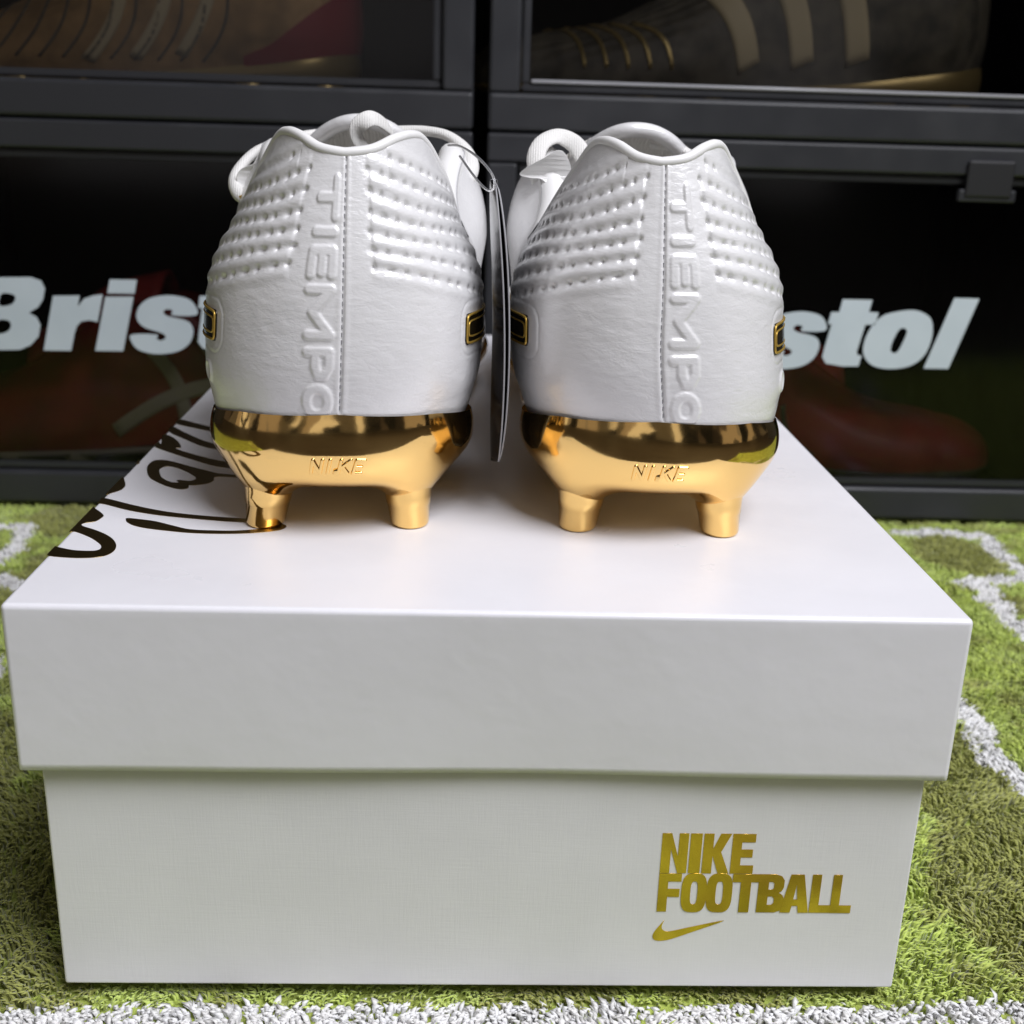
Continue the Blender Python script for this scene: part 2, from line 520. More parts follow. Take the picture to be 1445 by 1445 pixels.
def rug_color(x, y):
    jx = (vnoise(x, y, 170, 1) - .5) * .004 + (vnoise(x, y, 420, 21) - .5) * .0025
    jy = (vnoise(x, y, 170, 2) - .5) * .004 + (vnoise(x, y, 420, 22) - .5) * .0025
    xx, yy = x + jx, y + jy
    wmask = np.zeros(len(x), bool)
    for pts, w in WHITE_LINES:
        for a, b in zip(pts[:-1], pts[1:]):
            wmask |= seg_dist(xx, yy, a, b) < w / 2
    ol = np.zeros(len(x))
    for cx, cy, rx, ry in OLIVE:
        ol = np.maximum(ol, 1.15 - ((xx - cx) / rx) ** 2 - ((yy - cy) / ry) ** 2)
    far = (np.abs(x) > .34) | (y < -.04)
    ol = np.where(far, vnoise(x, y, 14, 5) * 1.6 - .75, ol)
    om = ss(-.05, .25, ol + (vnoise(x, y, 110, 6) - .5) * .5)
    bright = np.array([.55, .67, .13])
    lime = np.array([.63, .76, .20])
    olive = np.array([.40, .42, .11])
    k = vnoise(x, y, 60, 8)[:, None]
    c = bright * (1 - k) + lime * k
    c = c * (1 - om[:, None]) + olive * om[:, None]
    c[wmask] = np.array([.90, .89, .87])
    rug_color.white = wmask
    return c


rug = empty('rug', (0, 0, -.012))
tag(rug, 'green shaggy rug with white pitch lines under the shoe box', 'rug')
M['backing'] = mat_new('rug_backing', (.2, .3, .06), .95)
add_noise_color(M['backing'], 30, (.34, .40, .08), (.46, .56, .11), 8)
add_bump(M['backing'], [('noise', 300, (1, 1, 1), 1.0, .004)])
box_obj('backing', (-.62, -.115, 0.0), (.62, .70, .0066), M['backing'], rug)
# pile: bent tapered yarns
n_near = 230000
xs = rng.uniform(-.335, .36, n_near)
ys = rng.uniform(-.055, .43, n_near)
keep = ~((np.abs(xs) < .1065) & (ys > .010) & (ys < .36))
keep &= ~(ys > .406)
keep &= ~((np.abs(xs + .005) < .12) & (ys > .14))        # never seen: behind the box
xs, ys = xs[keep], ys[keep]
n_far = 4000
xs = np.concatenate([xs, rng.uniform(-.60, .60, n_far)])
ys = np.concatenate([ys, rng.uniform(-.11, -.05, n_far)])
nn = len(xs)
isf = np.arange(nn) >= (nn - n_far)
cl = .6 * vnoise(xs, ys, 210, 11) + .4 * vnoise(xs, ys, 90, 15)
ang = (vnoise(xs, ys, 80, 12) - .5) * 3.4 - 1.95 + rng.normal(0, .75, nn)
lean = .0022 + .0024 * vnoise(xs, ys, 240, 13) + rng.normal(0, .0007, nn)
ht = .0056 + .0036 * cl + rng.normal(0, .0005, nn)
inside = ((np.abs(xs) < .113) & (ys > .002) & (ys < .36))
dbox = np.maximum(np.abs(xs) - .1109, np.maximum(.004 - ys, ys - .364))
ht *= .74 + .26 * ss(-.002, .012, dbox)
ht = np.where(inside, .005, ht) + .0008
wd = rng.uniform(.00030, .00058, nn) * np.where(isf, 4.0, 1)
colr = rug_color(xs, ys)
wd *= np.where(rug_color.white, 1.7, 1.0)
ht *= np.where(rug_color.white, .88, 1.0)
lean *= np.where(rug_color.white, .8, 1.0)
dirx, diry = np.cos(ang), np.sin(ang)
tw = rng.uniform(0, 6.28, nn)
V = np.zeros((nn, 7, 3))
for ring, (fz, fl, fw) in enumerate(((0.0, 0.0, 1.2), (.82, .50, 1.25))):
    for j in range(3):
        a = tw + j * 2.0944 + ring * .7
        V[:, ring * 3 + j, 0] = xs + dirx * lean * fl + np.cos(a) * wd * fw
        V[:, ring * 3 + j, 1] = ys + diry * lean * fl + np.sin(a) * wd * fw
        V[:, ring * 3 + j, 2] = .003 + ht * fz
V[:, 6, 0] = xs + dirx * lean
V[:, 6, 1] = ys + diry * lean
V[:, 6, 2] = .003 + ht * .96
tri = []
for j in range(3):
    k = (j + 1) % 3
    tri += [(j, k, 3 + k), (j, 3 + k, 3 + j), (3 + j, 3 + k, 6)]
tri = np.array(tri)
T = (np.arange(nn)[:, None, None] * 7 + tri[None]).reshape(-1, 3)
M['pile'] = mat_new('rug_yarn', (.2, .3, .05), .9, 0, **{'Sheen Weight': .25})
at = N(M['pile'], 'ShaderNodeVertexColor')
at.layer_name = 'yarn'
L(M['pile'], at.outputs['Color'], bsdf(M['pile']).inputs['Base Color'])
pile = bulk_mesh('pile', V.reshape(-1, 3), T, M['pile'], rug)
tag(pile, kind='stuff')
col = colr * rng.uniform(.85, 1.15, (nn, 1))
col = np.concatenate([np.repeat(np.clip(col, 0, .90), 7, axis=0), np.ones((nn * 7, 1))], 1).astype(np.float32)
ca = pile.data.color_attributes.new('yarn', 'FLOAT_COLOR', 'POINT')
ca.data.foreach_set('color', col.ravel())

# ------------------------------------------------------------------ shoe box
sbox = empty('shoe_box', (0, 0, 0))
tag(sbox, 'white lidded shoe box with gold lettering standing on the green rug', 'shoe box')
INS = .0041
HL = .0438


def shell_box(name, lo, hi, t, open_dir, mat, parent, bevel, sag=0.0):
    """five sided card box with wall thickness t, open at top (+1) or bottom (-1)"""
    bm = bmesh.new()
    bmesh.ops.create_cube(bm, size=1.0)
    for v in bm.verts:
        for i in range(3):
            v.co[i] = lo[i] + (v.co[i] + .5) * (hi[i] - lo[i])
    kill = [f for f in bm.faces if f.normal.z * open_dir > .9]
    bmesh.ops.delete(bm, geom=kill, context='FACES')
    edges = [e for e in bm.edges if len(e.link_faces) == 2]
    bmesh.ops.bevel(bm, geom=edges, offset=bevel, segments=4, affect='EDGES', profile=.5)
    long = [e for e in bm.edges if e.calc_length() > .03]
    bmesh.ops.subdivide_edges(bm, edges=long, cuts=23, use_grid_fill=True)
    for v in bm.verts:
        c = v.co
        if sag:   # card walls are never dead flat
            fx = 1 - (2 * (c.x - lo[0]) / (hi[0] - lo[0]) - 1) ** 2
            fy = 1 - (2 * (c.y - lo[1]) / (hi[1] - lo[1]) - 1) ** 2
            edge_z = 1.0 if open_dir < 0 else -1.0
            fz = (hi[2] - c.z) / (hi[2] - lo[2]) if open_dir < 0 else (c.z - lo[2]) / (hi[2] - lo[2])
            if abs(c.y - lo[1]) < 1e-4:
                c.y += sag * fx * fz * (1 + .5 * math.sin(c.x * 47 + 1))
            if abs(c.x - lo[0]) < 1e-4:
                c.x += sag * fy * fz
            if abs(c.x - hi[0]) < 1e-4:
                c.x -= sag * fy * fz
    me = bpy.data.meshes.new(name)
    bm.to_mesh(me)
    bm.free()
    me.materials.append(mat)
    me.polygons.foreach_set('use_smooth', [True] * len(me.polygons))
    o = bpy.data.objects.new(name, me)
    link(o, parent)
    md = o.modifiers.new('thickness', 'SOLIDIFY')
    md.thickness = t
    md.offset = -1
    md2 = o.modifiers.new('wn', 'WEIGHTED_NORMAL')
    return o


box_body = shell_box('box_body', (-W / 2 + INS, INS, 0), (W / 2 - INS, D - INS, H - .0025), .0012, +1, M['box_body'], sbox, .0008)
lid = shell_box('lid', (-W / 2, 0, H - HL), (W / 2, D, H), .0014, -1, M['box_white'], sbox, .0014, sag=.0010)

# gold foil lettering on the front of the box
GL = {  # heavy condensed capitals in a unit cell, outlines then holes
    'N': [[(0, 0), (0, 1), (.36, 1), (.64, .42), (.64, 1), (1, 1), (1, 0), (.66, 0), (.36, .60), (.36, 0)]],
    'I': [[(0, 0), (0, 1), (1, 1), (1, 0)]],
    'K': [[(0, 0), (0, 1), (.36, 1), (.36, .62), (.60, 1), (1, 1), (.66, .54), (1, 0), (.60, 0), (.36, .44), (.36, 0)]],
    'E': [[(0, 0), (0, 1), (1, 1), (1, .79), (.42, .79), (.42, .61), (.92, .61), (.92, .41), (.42, .41), (.42, .21), (1, .21), (1, 0)]],
    'F': [[(0, 0), (0, 1), (1, 1), (1, .79), (.42, .79), (.42, .60), (.95, .60), (.95, .39), (.42, .39), (.42, 0)]],
    'T': [[(.31, 0), (.31, .79), (0, .79), (0, 1), (1, 1), (1, .79), (.69, .79), (.69, 0)]],
    'L': [[(0, 0), (0, 1), (.42, 1), (.42, .20), (1, .20), (1, 0)]],
    'A': [[(0, 0), (.27, 1), (.73, 1), (1, 0), (.64, 0), (.60, .18), (.40, .18), (.36, 0)], [(.43, .35), (.57, .35), (.50, .74)]],
    'B': [[(0, 0), (0, 1), (.62, 1), (.84, .95), (.95, .84), (.95, .66), (.88, .56), (.78, .52), (.92, .46), (1, .35), (1, .17), (.90, .05), (.68, 0)],
          [(.38, .60), (.52, .60), (.58, .64), (.58, .76), (.52, .80), (.38, .80)], [(.38, .20), (.54, .20), (.62, .25), (.62, .37), (.54, .42), (.38, .42)]],
}
_a = np.linspace(0, 2 * math.pi, 28, endpoint=False)
_sq = lambda c, r, p: [(c[0] + r[0] * np.sign(np.cos(t)) * abs(np.cos(t)) ** p, c[1] + r[1] * np.sign(np.sin(t)) * abs(np.sin(t)) ** p) for t in _a]
GL['O'] = [_sq((.5, .5), (.5, .51), .62), _sq((.5, .5), (.14, .30), .62)]


def word(spec, z0, z1):
    out = []
    for ch, x0, x1 in spec:
        for p in GL[ch]:
            out.append([(x0 + a * (x1 - x0), z0 + b * (z1 - z0)) for a, b in p])
    return out


k_ = (96.3 - 44.9) / 677.0
FW = lambda a: (44.9 + (a - 163) * k_) / 1000
nike_spec = [('N', FW(163), FW(254)), ('I', FW(260), FW(300)), ('K', FW(306), FW(400)), ('E', FW(404), FW(483))]
foot_spec = [('F', FW(163), FW(241)), ('O', FW(243), FW(331)), ('O', FW(330), FW(420)), ('T', FW(418), FW(512)), ('B', FW(509), FW(603)),
             ('A', FW(592), FW(692)), ('L', FW(694), FW(770)), ('L', FW(767), FW(840))]
front = lambda a, b, h: (a, INS - .00004 - h, b)
for i_, sp_ in enumerate(nike_spec):
    flat_print('gold_letter', word([sp_], .0362, .0482), .00008, front, M['gold_print'], box_body)
for i_, sp_ in enumerate(foot_spec):
    flat_print('gold_letter', word([sp_], .0243, .0361), .00008, (lambda k: lambda a, b, h: (a, INS - .00004 - h - .00003 * (k % 2 + 1), b))(i_), M['gold_print'], box_body)
sw = [(187, 490), (176, 503), (158, 525), (150, 541), (152, 552), (162, 559), (185, 560), (220, 553), (300, 526), (400, 490), (290, 511), (220, 526), (196, 528), (183, 521), (180, 508)]
sw2 = [(.0444 + (a - 150) * .0000745, .0151 + (560 - b) * .0000925) for a, b in sw]
flat_print('swoosh_mark', [smooth_loop(sw2, 4)], .00008, front, M['gold_print'], box_body)

# cursive dark gold foil print on the lid
lidmap = lambda a, b, h: (max(a, -.1149), b, H + .00003 + h)
for key in ('A', 'B', 'D', 'E', 'F', 'G', 'Hh', 'I'):
    polys = [smooth_loop(np.array(SIG[key]) / 1000, 4)]
    if key == 'F':
        polys.append(smooth_loop(np.array(SIG['Fh']) / 1000, 4))
    flat_print('cursive_stroke', polys, .00008, lidmap, M['dark_foil'], lid)

# ------------------------------------------------------------------ boots
YS = .042
ST_Y = np.array([0, .042, .08, .115, .15, .19, .215, .235, .275])
ST_W = np.array([.0, .0405, .0392, .0385, .043, .0475, .0465, .042, 0])


def footprint():
    th = np.linspace(0, math.pi / 2, 200)
    p = 2.15
    hx = .0405 * np.abs(np.sin(th)) ** (2 / p)
    hy = YS - YS * np.abs(np.cos(th)) ** (2 / p)
    ym = np.linspace(YS, .235, 300)[1:]
    ctrl_y = [.0, .042, .08, .115, .15, .19, .215, .235, .26]
    ctrl_w = [.0405, .0405, .0392, .0385, .042, .0468, .0462, .042, .032]
    # smooth interpolation by cubic (Catmull-Rom) through controls
    c = smooth_loop(np.stack([ctrl_y, ctrl_w], 1), 30, closed=False)
    o = np.argsort(c[:, 0])
    xm = np.interp(ym, c[o, 0], c[o, 1])
    tt = np.linspace(0, math.pi / 2, 160)[1:]
    tx = xm[-1] * np.abs(np.cos(tt)) ** (2 / 2.2)
    ty = .235 + .042 * np.abs(np.sin(tt)) ** (2 / 2.2)
    X = np.concatenate([hx, xm, tx])
    Yy = np.concatenate([hy, ym, ty])
    s = np.concatenate([[0], np.cumsum(np.hypot(np.diff(X), np.diff(Yy)))])
    return s, X, Yy


FS, FX, FY = footprint()
SMAX = FS[-1]
ip = np.interp
ZT_S = [0, .012, .024, .034, .042, .050, .060, .068, .076, .086, .096, .108, .122, .14, .165, .20, .235, .29]
ZT_Z = [.1006, .1016, .1042, .1051, .1040, .0992, .0890, .0800, .0765, .0800, .0880, .0960, .1000, .0975, .0870, .0650, .0500, .0440]
ZB_S = [0, .03, .06, .10, .16, .22, .29]
ZB_Z = [.0352, .0335, .0290, .0235, .0190, .0175, .0185]
_zt = smooth_loop(np.stack([ZT_S, ZT_Z], 1), 12, closed=False)
HZ = [.015, .02, .03, .036, .0425, .056, .066, .074, .081, .087, .093, .099, .105, .11]
HK = [.77, .82, .905, .940, .975, .972, .950, .885, .785, .70, .62, .545, .49, .46]
KYZ = [.015, .03, .036, .05, .07, .085, .1, .105, .11]
KYK = [.90, .945, .972, 1.0, .97, .90, .81, .785, .76]
_ky = smooth_loop(np.stack([KYZ, KYK], 1), 8, closed=False)
_hk = smooth_loop(np.stack([HZ, HK], 1), 8, closed=False)


def ztop(s):
    return ip(s, _zt[:, 0], _zt[:, 1])


def zbot(s):
    return ip(s, ZB_S, ZB_Z)


def _cr(xs_, ys_):
    return smooth_loop(np.stack([xs_, ys_], 1), 10, closed=False)


_FA = _cr([0, .25, .55, .70, .85, 1], [.86, .92, .95, .985, .93, .78])
_FB = _cr([0, .2, .4, .6, .8, 1], [.96, 1, .96, .85, .62, .34])


def ffront(y, v):
    a = ip(v, _FA[:, 0], _FA[:, 1])
    b = ip(v, _FB[:, 0], _FB[:, 1])
    c = np.clip(1 - np.clip(v, 0, 1) ** 2.4, 0, 1) ** (1 / 2.4) * (1 - .03 * (1 - v))
    w1 = ss(.10, .165, y)
    w2 = ss(.17, .205, y)
    return (a * (1 - w1) + b * w1) * (1 - w2) + c * w2


def upper_pt(u, v, ms=1):
    """u signed arc length round the heel (0 at the back seam), v 0..1 sole to topline"""
    s = np.abs(u)
    cy = ip(s, FS, FY)
    hw = ip(s, FS, FX)
    zb, zt = zbot(s), ztop(s)
    z = zb + (zt - zb) * v
    wf = ss(.052, .092, cy)
    kx = (1 - wf) * ip(z, _hk[:, 0], _hk[:, 1]) + wf * ffront(cy, v)
    asym = np.where(np.sign(u) * ms > 0, 1 + .085 * wf * ss(.35, .7, v) * (1 - ss(.13, .19, cy)) - .02 * (1 - wf), 1.0)
    x = np.sign(u) * hw * kx * asym + ms * .006 * ss(.10, .26, cy)
    y = np.where(cy < YS, YS + (cy - YS) * ip(z, _ky[:, 0], _ky[:, 1]), cy)
    kt = np.clip(1 - np.clip(v, 0, 1) ** 2.4, 0, 1) ** (1 / 2.4)
    y = np.where(cy > .235, .235 + (cy - .235) * kt, y)
    return np.stack(np.broadcast_arrays(x, y, z), -1)


def v_of_z(u, z):
    s = np.abs(u)
    zb, zt = zbot(s), ztop(s)
    return np.clip((z - zb) / (zt - zb), 0, 1)


def upper_frame(u, v, ms=1):
    e = 1e-4
    P = upper_pt(u, v, ms)
    du = upper_pt(u + e, v, ms) - upper_pt(u - e, v, ms)
    dv = upper_pt(u, np.clip(v + .004, 0, 1), ms) - upper_pt(u, np.clip(v - .004, 0, 1), ms)
    n = np.cross(du, dv)
    n /= np.linalg.norm(n, axis=-1, keepdims=True) + 1e-12
    return P, n


def lod(P0, P1, X, Y):
    ax, ay = P0
    dx, dy = P1[0] - ax, P1[1] - ay
    t = np.clip(((X - ax) * dx + (Y - ay) * dy) / (dx * dx + dy * dy + 1e-15), 0, 1)
    return np.hypot(X - ax - t * dx, Y - ay - t * dy)


def emboss_strokes(h):
    """TIEMPO: list of segments in (advance, cap) metres"""
    t = .0025
    S_ = []

    def pl(*p):
        for a, b in zip(p[:-1], p[1:]):
            S_.append((a, b))
    e, f = t / 2, h - t / 2
    pl((.0008, f), (.0098, f)); pl((.0053, f), (.0053, e))                     # T
    pl((.0135, e), (.0135, f))                                                 # I
    pl((.0180, e), (.0180, f)); pl((.0180, e), (.0238, e)); pl((.0180, h / 2), (.0232, h / 2)); pl((.0180, f), (.0238, f))   # E
    pl((.0275, e), (.0275, f), (.0332, e + .0012), (.0389, f), (.0389, e))     # M
    pl((.0432, e), (.0432, f), (.0470, f), (.0492, f - .0012), (.0492, h * .52), (.0470, h * .42), (.0432, h * .42))         # P
    ring = [(.0563 + .0036 * math.cos(a), h / 2 + (h / 2 - t / 2) * math.sin(a)) for a in np.linspace(0, 2 * math.pi, 19)]
    pl(*ring)                                                                  # O
    return S_, t


def heel_disp(U, Z, ms, uoff=0.0):
    """ms +1: medial side at +u (left boot). lettering sits on the lateral side"""
    d = np.zeros_like(U)
    zt = ztop(np.abs(U))
    U = U - uoff
    S = np.abs(U)
    h = .0084
    if ms > 0:
        cap = U + .0104          # baseline at u=-.0104, caps point towards the seam
    else:
        cap = U - .0018
    adv = .0955 - Z
    seg, t = emboss_strokes(h)
    reg = (cap > -.003) & (cap < h + .003) & (adv > -.003) & (adv < .064)
    dd = np.full(reg.sum(), 1.0)
    for a, b in seg:
        dd = np.minimum(dd, lod(a, b, adv[reg], cap[reg]))
    e = np.zeros_like(U)
    e[reg] = ss(t / 2 + .00045, t / 2 - .00035, dd)
    e[reg] = 1 - ss(t / 2 - .00045, t / 2 + .00045, dd)
    d += .00044 * e
    # stitched quilting: rows of pits either side
    rows = [.1012 - .00464 * k for k in range(0, 7)]
    for side in (1, -1):
        medial = (side == ms)
        u0 = .0086 if medial else .0160
        sidem = (np.sign(U) == side)
        fade_end = 1 - ss(.076, .084, S)
        slope = .20
        for k, zr in enumerate(rows):
            zl = zr - slope * (S - u0) + (.0006 * np.sin(S * 90 + k))
            ok = sidem & (S > u0 - .004) & (zl < zt - .0028) & (np.abs(Z - zl) < .0045) & (S < .088)
            if not ok.any():
                continue
            dz = (Z - zl)[ok]
            so = S[ok]
            st = 1 if k > 0 else 0
            start = ss(u0 - .0012, u0 + .0008, so)
            pit = np.abs(((so - u0 + .0005 * np.sin(so * 700 + k * 2.1)) / .0049 + .5) % 1.0 - .5) * .0049
            g = -.00012 * np.exp(-(dz / .0011) ** 2) * start
            p = -.00086 * np.exp(-((dz / .00070) ** 2 + (pit / .00088) ** 2)) * (so > u0 - .0024)
            if k == 0 and medial is False:
                p = p * (so < u0 + .012)
            puff = .00021 * np.exp(-((np.abs(dz) - .0023) / .0014) ** 2) * start
            d[ok] += (g + p + puff) * fade_end[ok]
        # end line that ties the rows together near the seam
        m2 = sidem & (Z < .0975) & (Z > .0725) & (np.abs(S - u0) < .003)
        d[m2] += -.00015 * np.exp(-((S[m2] - u0) / .0006) ** 2)
    # back seam
    d += -.00060 * np.exp(-(U / .00028) ** 2) + .00012 * np.exp(-((S - .0011) / .0007) ** 2)
    # stitched border round the end of the swoosh
    for side in (1, -1):
        zc, s0 = .0555, .0405
        q = np.maximum(np.abs(Z - zc) - .0045, s0 + .0035 - S)
        rr = np.sqrt(np.maximum(np.abs(Z - zc) - .0020, 0) ** 2 + np.maximum(s0 + .0025 - S, 0) ** 2) - .0025
        m3 = (np.sign(U) == side) & (S > .030) & (S < .12)
        tick = .5 + .5 * np.cos(S * 2 * math.pi / .0011 + Z * 2 * math.pi / .0011)
        ring = np.exp(-((rr - .0030) / .00035) ** 2)
        d[m3] += (-.00018 * ring * (0.5 + .5 * tick) + .00005 * np.exp(-((rr - .0018) / .0008) ** 2))[m3]
    # small raised mark low on the side
    for side in (1, -1):
        if side == ms:
            continue
        m4 = (np.sign(U) == side) & (np.abs(S - .048) < .006) & (np.abs(Z - .0425) < .006)
        rr = np.hypot((S - .048), (Z - .0425))
        d[m4] += (.0005 * np.exp(-((rr - .0026) / .0007) ** 2))[m4]
    # leather never lies dead even
    d += .00022 * (vnoise(U.ravel(), Z.ravel(), 95, 31).reshape(U.shape) - .5) + .00007 * (vnoise(U.ravel(), Z.ravel() * 1.8, 300, 32).reshape(U.shape) - .5)
    # press down slightly where the upper meets the plate and the collar
    return d


def shearer(shear, low=0.0, collar=0.0):
    def f(P):
        P = np.array(P, float)
        P[..., 0] *= 1 + np.where(P[..., 0] > 0, collar, collar * .3) * ss(.078, .104, P[..., 2]) * (1 - ss(.045, .085, P[..., 1]))
        P[..., 0] += shear * P[..., 2] + low * (1 - ss(.022, .060, P[..., 2]))
        return P
    return f


def smt(w, ws, vals):
    c = smooth_loop(np.stack([ws, vals], 1), 10, closed=False)
    return ip(w, c[:, 0], c[:, 1])


def plate_pt(u, w, ms=1, off=.0005):
    """w: 0 top edge .. 1 centre of the underside"""
    s = np.abs(u)
    cy = ip(s, FS, FY)
    hw = ip(s, FS, FX)
    zt = zbot(s) + .0006
    zb = ip(cy, [0, .05, .10, .15, .2, .245, .277], [.0130, .0132, .0155, .0135, .0110, .0125, .0160])
    ws = [0, .10, .22, .36, .50, .64, .76, .86, 1]
    zf = smt(w, ws, [1, .86, .68, .48, .30, .14, .04, .0, 0])
    top = ip(zt, _hk[:, 0], _hk[:, 1])
    kx = top * smt(w, ws, [1.004, 1.022, 1.030, 1.020, .975, .885, .735, .50, 0])
    ky = smt(w, ws, [.966, .979, .987, .980, .950, .893, .80, .62, 0])
    fr = ss(.05, .10, cy)
    kx = kx * (1 - fr) + fr * smt(w, ws, [1.0, 1.0, 1.0, .98, .95, .89, .80, .60, 0])
    z = zb + (zt - zb) * zf
    x = np.sign(u) * (hw + off) * kx + ms * .006 * ss(.10, .26, cy)
    yb = YS + (cy - YS) * ky - off * np.where(cy < YS, 1, 0) * (1 - cy / YS)
    y = np.where(cy < YS, yb, cy)
    y = np.where(cy > .235, .235 + (cy + off - .235) * ip(w, ws, [1, 1, 1, .98, .94, .88, .8, .6, 0]), y)
    return np.stack(np.broadcast_arrays(x, y, z), -1)


def build_boot(root, ms, shear, uoff, low, collar):
    """ms=+1 left boot (medial side at +x), -1 right boot"""
    sh = shearer(shear, low, collar)
    # --- upper
    us = np.concatenate([np.linspace(0, .090, 260), np.linspace(.090, SMAX, 90)[1:]])
    U = np.concatenate([-us[::-1][:-1], us])
    v = np.linspace(0, 1, 210)
    UU, VV = np.meshgrid(U, v, indexing='ij')
    P, n = upper_frame(UU, VV, ms)
    d = heel_disp(UU, P[..., 2], ms, uoff)
    fade = ss(0, .03, VV) * (1 - ss(.985, 1.0, VV) * .6)
    P = P + n * (d * fade)[..., None]
    grid_obj('upper', sh(P), M['leather'], root, flip=False)
    # --- lining
    ul = np.concatenate([-np.linspace(0, .150, 90)[::-1][:-1], np.linspace(0, .150, 90)])
    vl = np.linspace(1, .12, 30)
    UL, VL = np.meshgrid(ul, vl, indexing='ij')
    Pl, nl = upper_frame(UL, VL, ms)
    thick = .0016 + .0030 * ss(1, .9, VL) * 0 + .0030 * (1 - ss(.82, 1.0, VL))
    Pl = Pl - nl * thick[..., None]
    grid_obj('lining', sh(Pl), M['lining'], root, flip=True)
    # --- insole
    ui = np.linspace(-SMAX * .97, SMAX * .97, 120)
    ring = upper_pt(ui, np.full_like(ui, .10), ms)
    ring[:, :2] = ring[:, :2] * np.array([.95, 1]) + np.array([0, .001])
    ring[:, 2] = .038
    mid = ring.copy()
    mid[:, 0] = 0
    IP = np.stack([ring, mid], 1)
    grid_obj('insole', sh(IP), M['lining'], root)
    # --- collar piping round the heel
    up_ = np.linspace(-.074, .074, 150)
    Pp, npp = upper_frame(up_, np.full_like(up_, 1.0), ms)
    Pp = Pp - npp * .0009 + np.array([0, 0, .0004])
    rad = .00135 * (1 - .45 * ss(.055, .074, np.abs(up_)))
    tube('collar_piping', sh(Pp), rad, M['smooth_leather'], root, 12)
    # --- padded edges rising to the throat on both sides
    for side in (1, -1):
        ua = np.linspace(.066, .124, 46) * side
        Pa, na = upper_frame(ua, np.full_like(ua, 1.0), ms)
        f = np.linspace(0, 1, 46)
        seam_ = Pa + na * .0001 + np.array([0, 0, .0002])
        tube('collar_seam', sh(seam_), .00030, M.setdefault('seam_grey', mat_new('seam_grey', (.45, .45, .46), .7)), root, 6)
        Pa = Pa - na * (.0044) + np.array([0, 0, .0006])
        ra = .0046 * np.sqrt(np.clip(1 - (2 * f - 1) ** 6, .04, 1))
        tube('collar_padding', sh(smooth_loop(Pa[::3], 3, False)[:46] if False else Pa), ra, M['smooth_leather'], root, 16)
    # --- back seam stitching
    zz = np.linspace(.0375, .0995, 33)
    sv, sf = [], []
    for i, z in enumerate(zz):
        p, nn_ = upper_frame(np.array([uoff - .00015]), v_of_z(np.array([0.0]), np.array([z])), ms)
        p = sh(p)[0] - nn_[0] * .00030
        a = .00016
        hh = .00052
        b0 = len(sv)
        for dz in (-hh, hh):
            for dx, dy in ((-a, 0), (0, -a * 1.6), (a, 0), (0, a)):
                sv.append((p[0] + dx, p[1] + dy, p[2] + dz))
        for j in range(4):
            k = (j + 1) % 4
            sf.append((b0 + j, b0 + k, b0 + 4 + k, b0 + 4 + j))
        sf += [(b0 + 3, b0 + 2, b0 + 1, b0), (b0 + 4, b0 + 5, b0 + 6, b0 + 7)]
    M.setdefault('thread', mat_new('grey_thread', (.30, .30, .31), .7))
    tag(mesh_obj('seam_stitching', sv, sf, M['thread'], root, False), kind='stuff')
    # --- tongue
    na_, nb_ = 41, 40
    a = np.linspace(-1, 1, na_)
    b = np.linspace(0, 1, nb_)
    A, B = np.meshgrid(a, b, indexing='ij')
    cyb = ip(B, [0, .5, .8, 1], [.178, .135, .112, .100])
    czb = ip(B, [0, .5, .8, 1], [.0735, .0945, .1055, .1075])
    hwb = ip(B, [0, .5, .85, 1], [.014, .020, .0245, .0225])
    rim = ip(B, [0, .8, 1], [1, 1, .86])
    tz = czb - .0115 * np.abs(A) ** 2.2
    ty = cyb + .012 * np.abs(A) ** 2 * ss(.4, 1, B)
    tx = A * hwb * rim
    pleat = .00045 * np.sin(A * 34 + .6 * np.sin(B * 3)) * ss(.55, .9, B)
    Pt = np.stack([tx, ty - pleat, tz], -1)
    tg = grid_obj('tongue', sh(Pt), M['lining'], root)
    md = tg.modifiers.new('thickness', 'SOLIDIFY')
    md.thickness = .0042
    md.offset = 0
    rim_path = np.concatenate([Pt[0, 14:, :], Pt[1:-1, -1, :], Pt[-1, 14:, :][::-1]])
    tube('tongue_binding', sh(smooth_loop(rim_path[::3], 3, False)), .0024, M['leather'], tg, 12)
    # --- lace bars across the throat
    for yb in (.130, .142, .154, .166):
        zz_ = ip(yb, [.112, .135, .178], [.1045, .0935, .0740])
        hwt = .0215
        aa = np.linspace(-1, 1, 18)
        path = np.stack([aa * hwt, np.full(18, yb) + .004 * aa * ms, zz_ + .0030 - .0115 * np.abs(aa) ** 2.2 + .0006], 1)
        tube('lace', sh(path), .0034, M['lace'], root, 10, flat=.0011, upv=(0, -.4, 1))
    # --- eyelet facings with small eyelets
    for side in (1, -1):
        for yb in (.130, .142, .154, .166):
            zz_ = ip(yb, [.112, .135, .178], [.1045, .0935, .0740]) - .0085
            c = sh(np.array([side * .0225, yb, zz_]))
            ang_ = np.linspace(0, 2 * math.pi, 15)
            p = np.stack([c[0] + side * .0003 + .0014 * np.sin(ang_) * .6 * side, c[1] + .0020 * np.cos(ang_), c[2] - .0020 * np.sin(ang_) * .8], 1)
            tube('eyelet', p, .0005, M['gold_thread'], root, 6, cap=False)
    # --- swooshes on both sides
    S0 = .0405
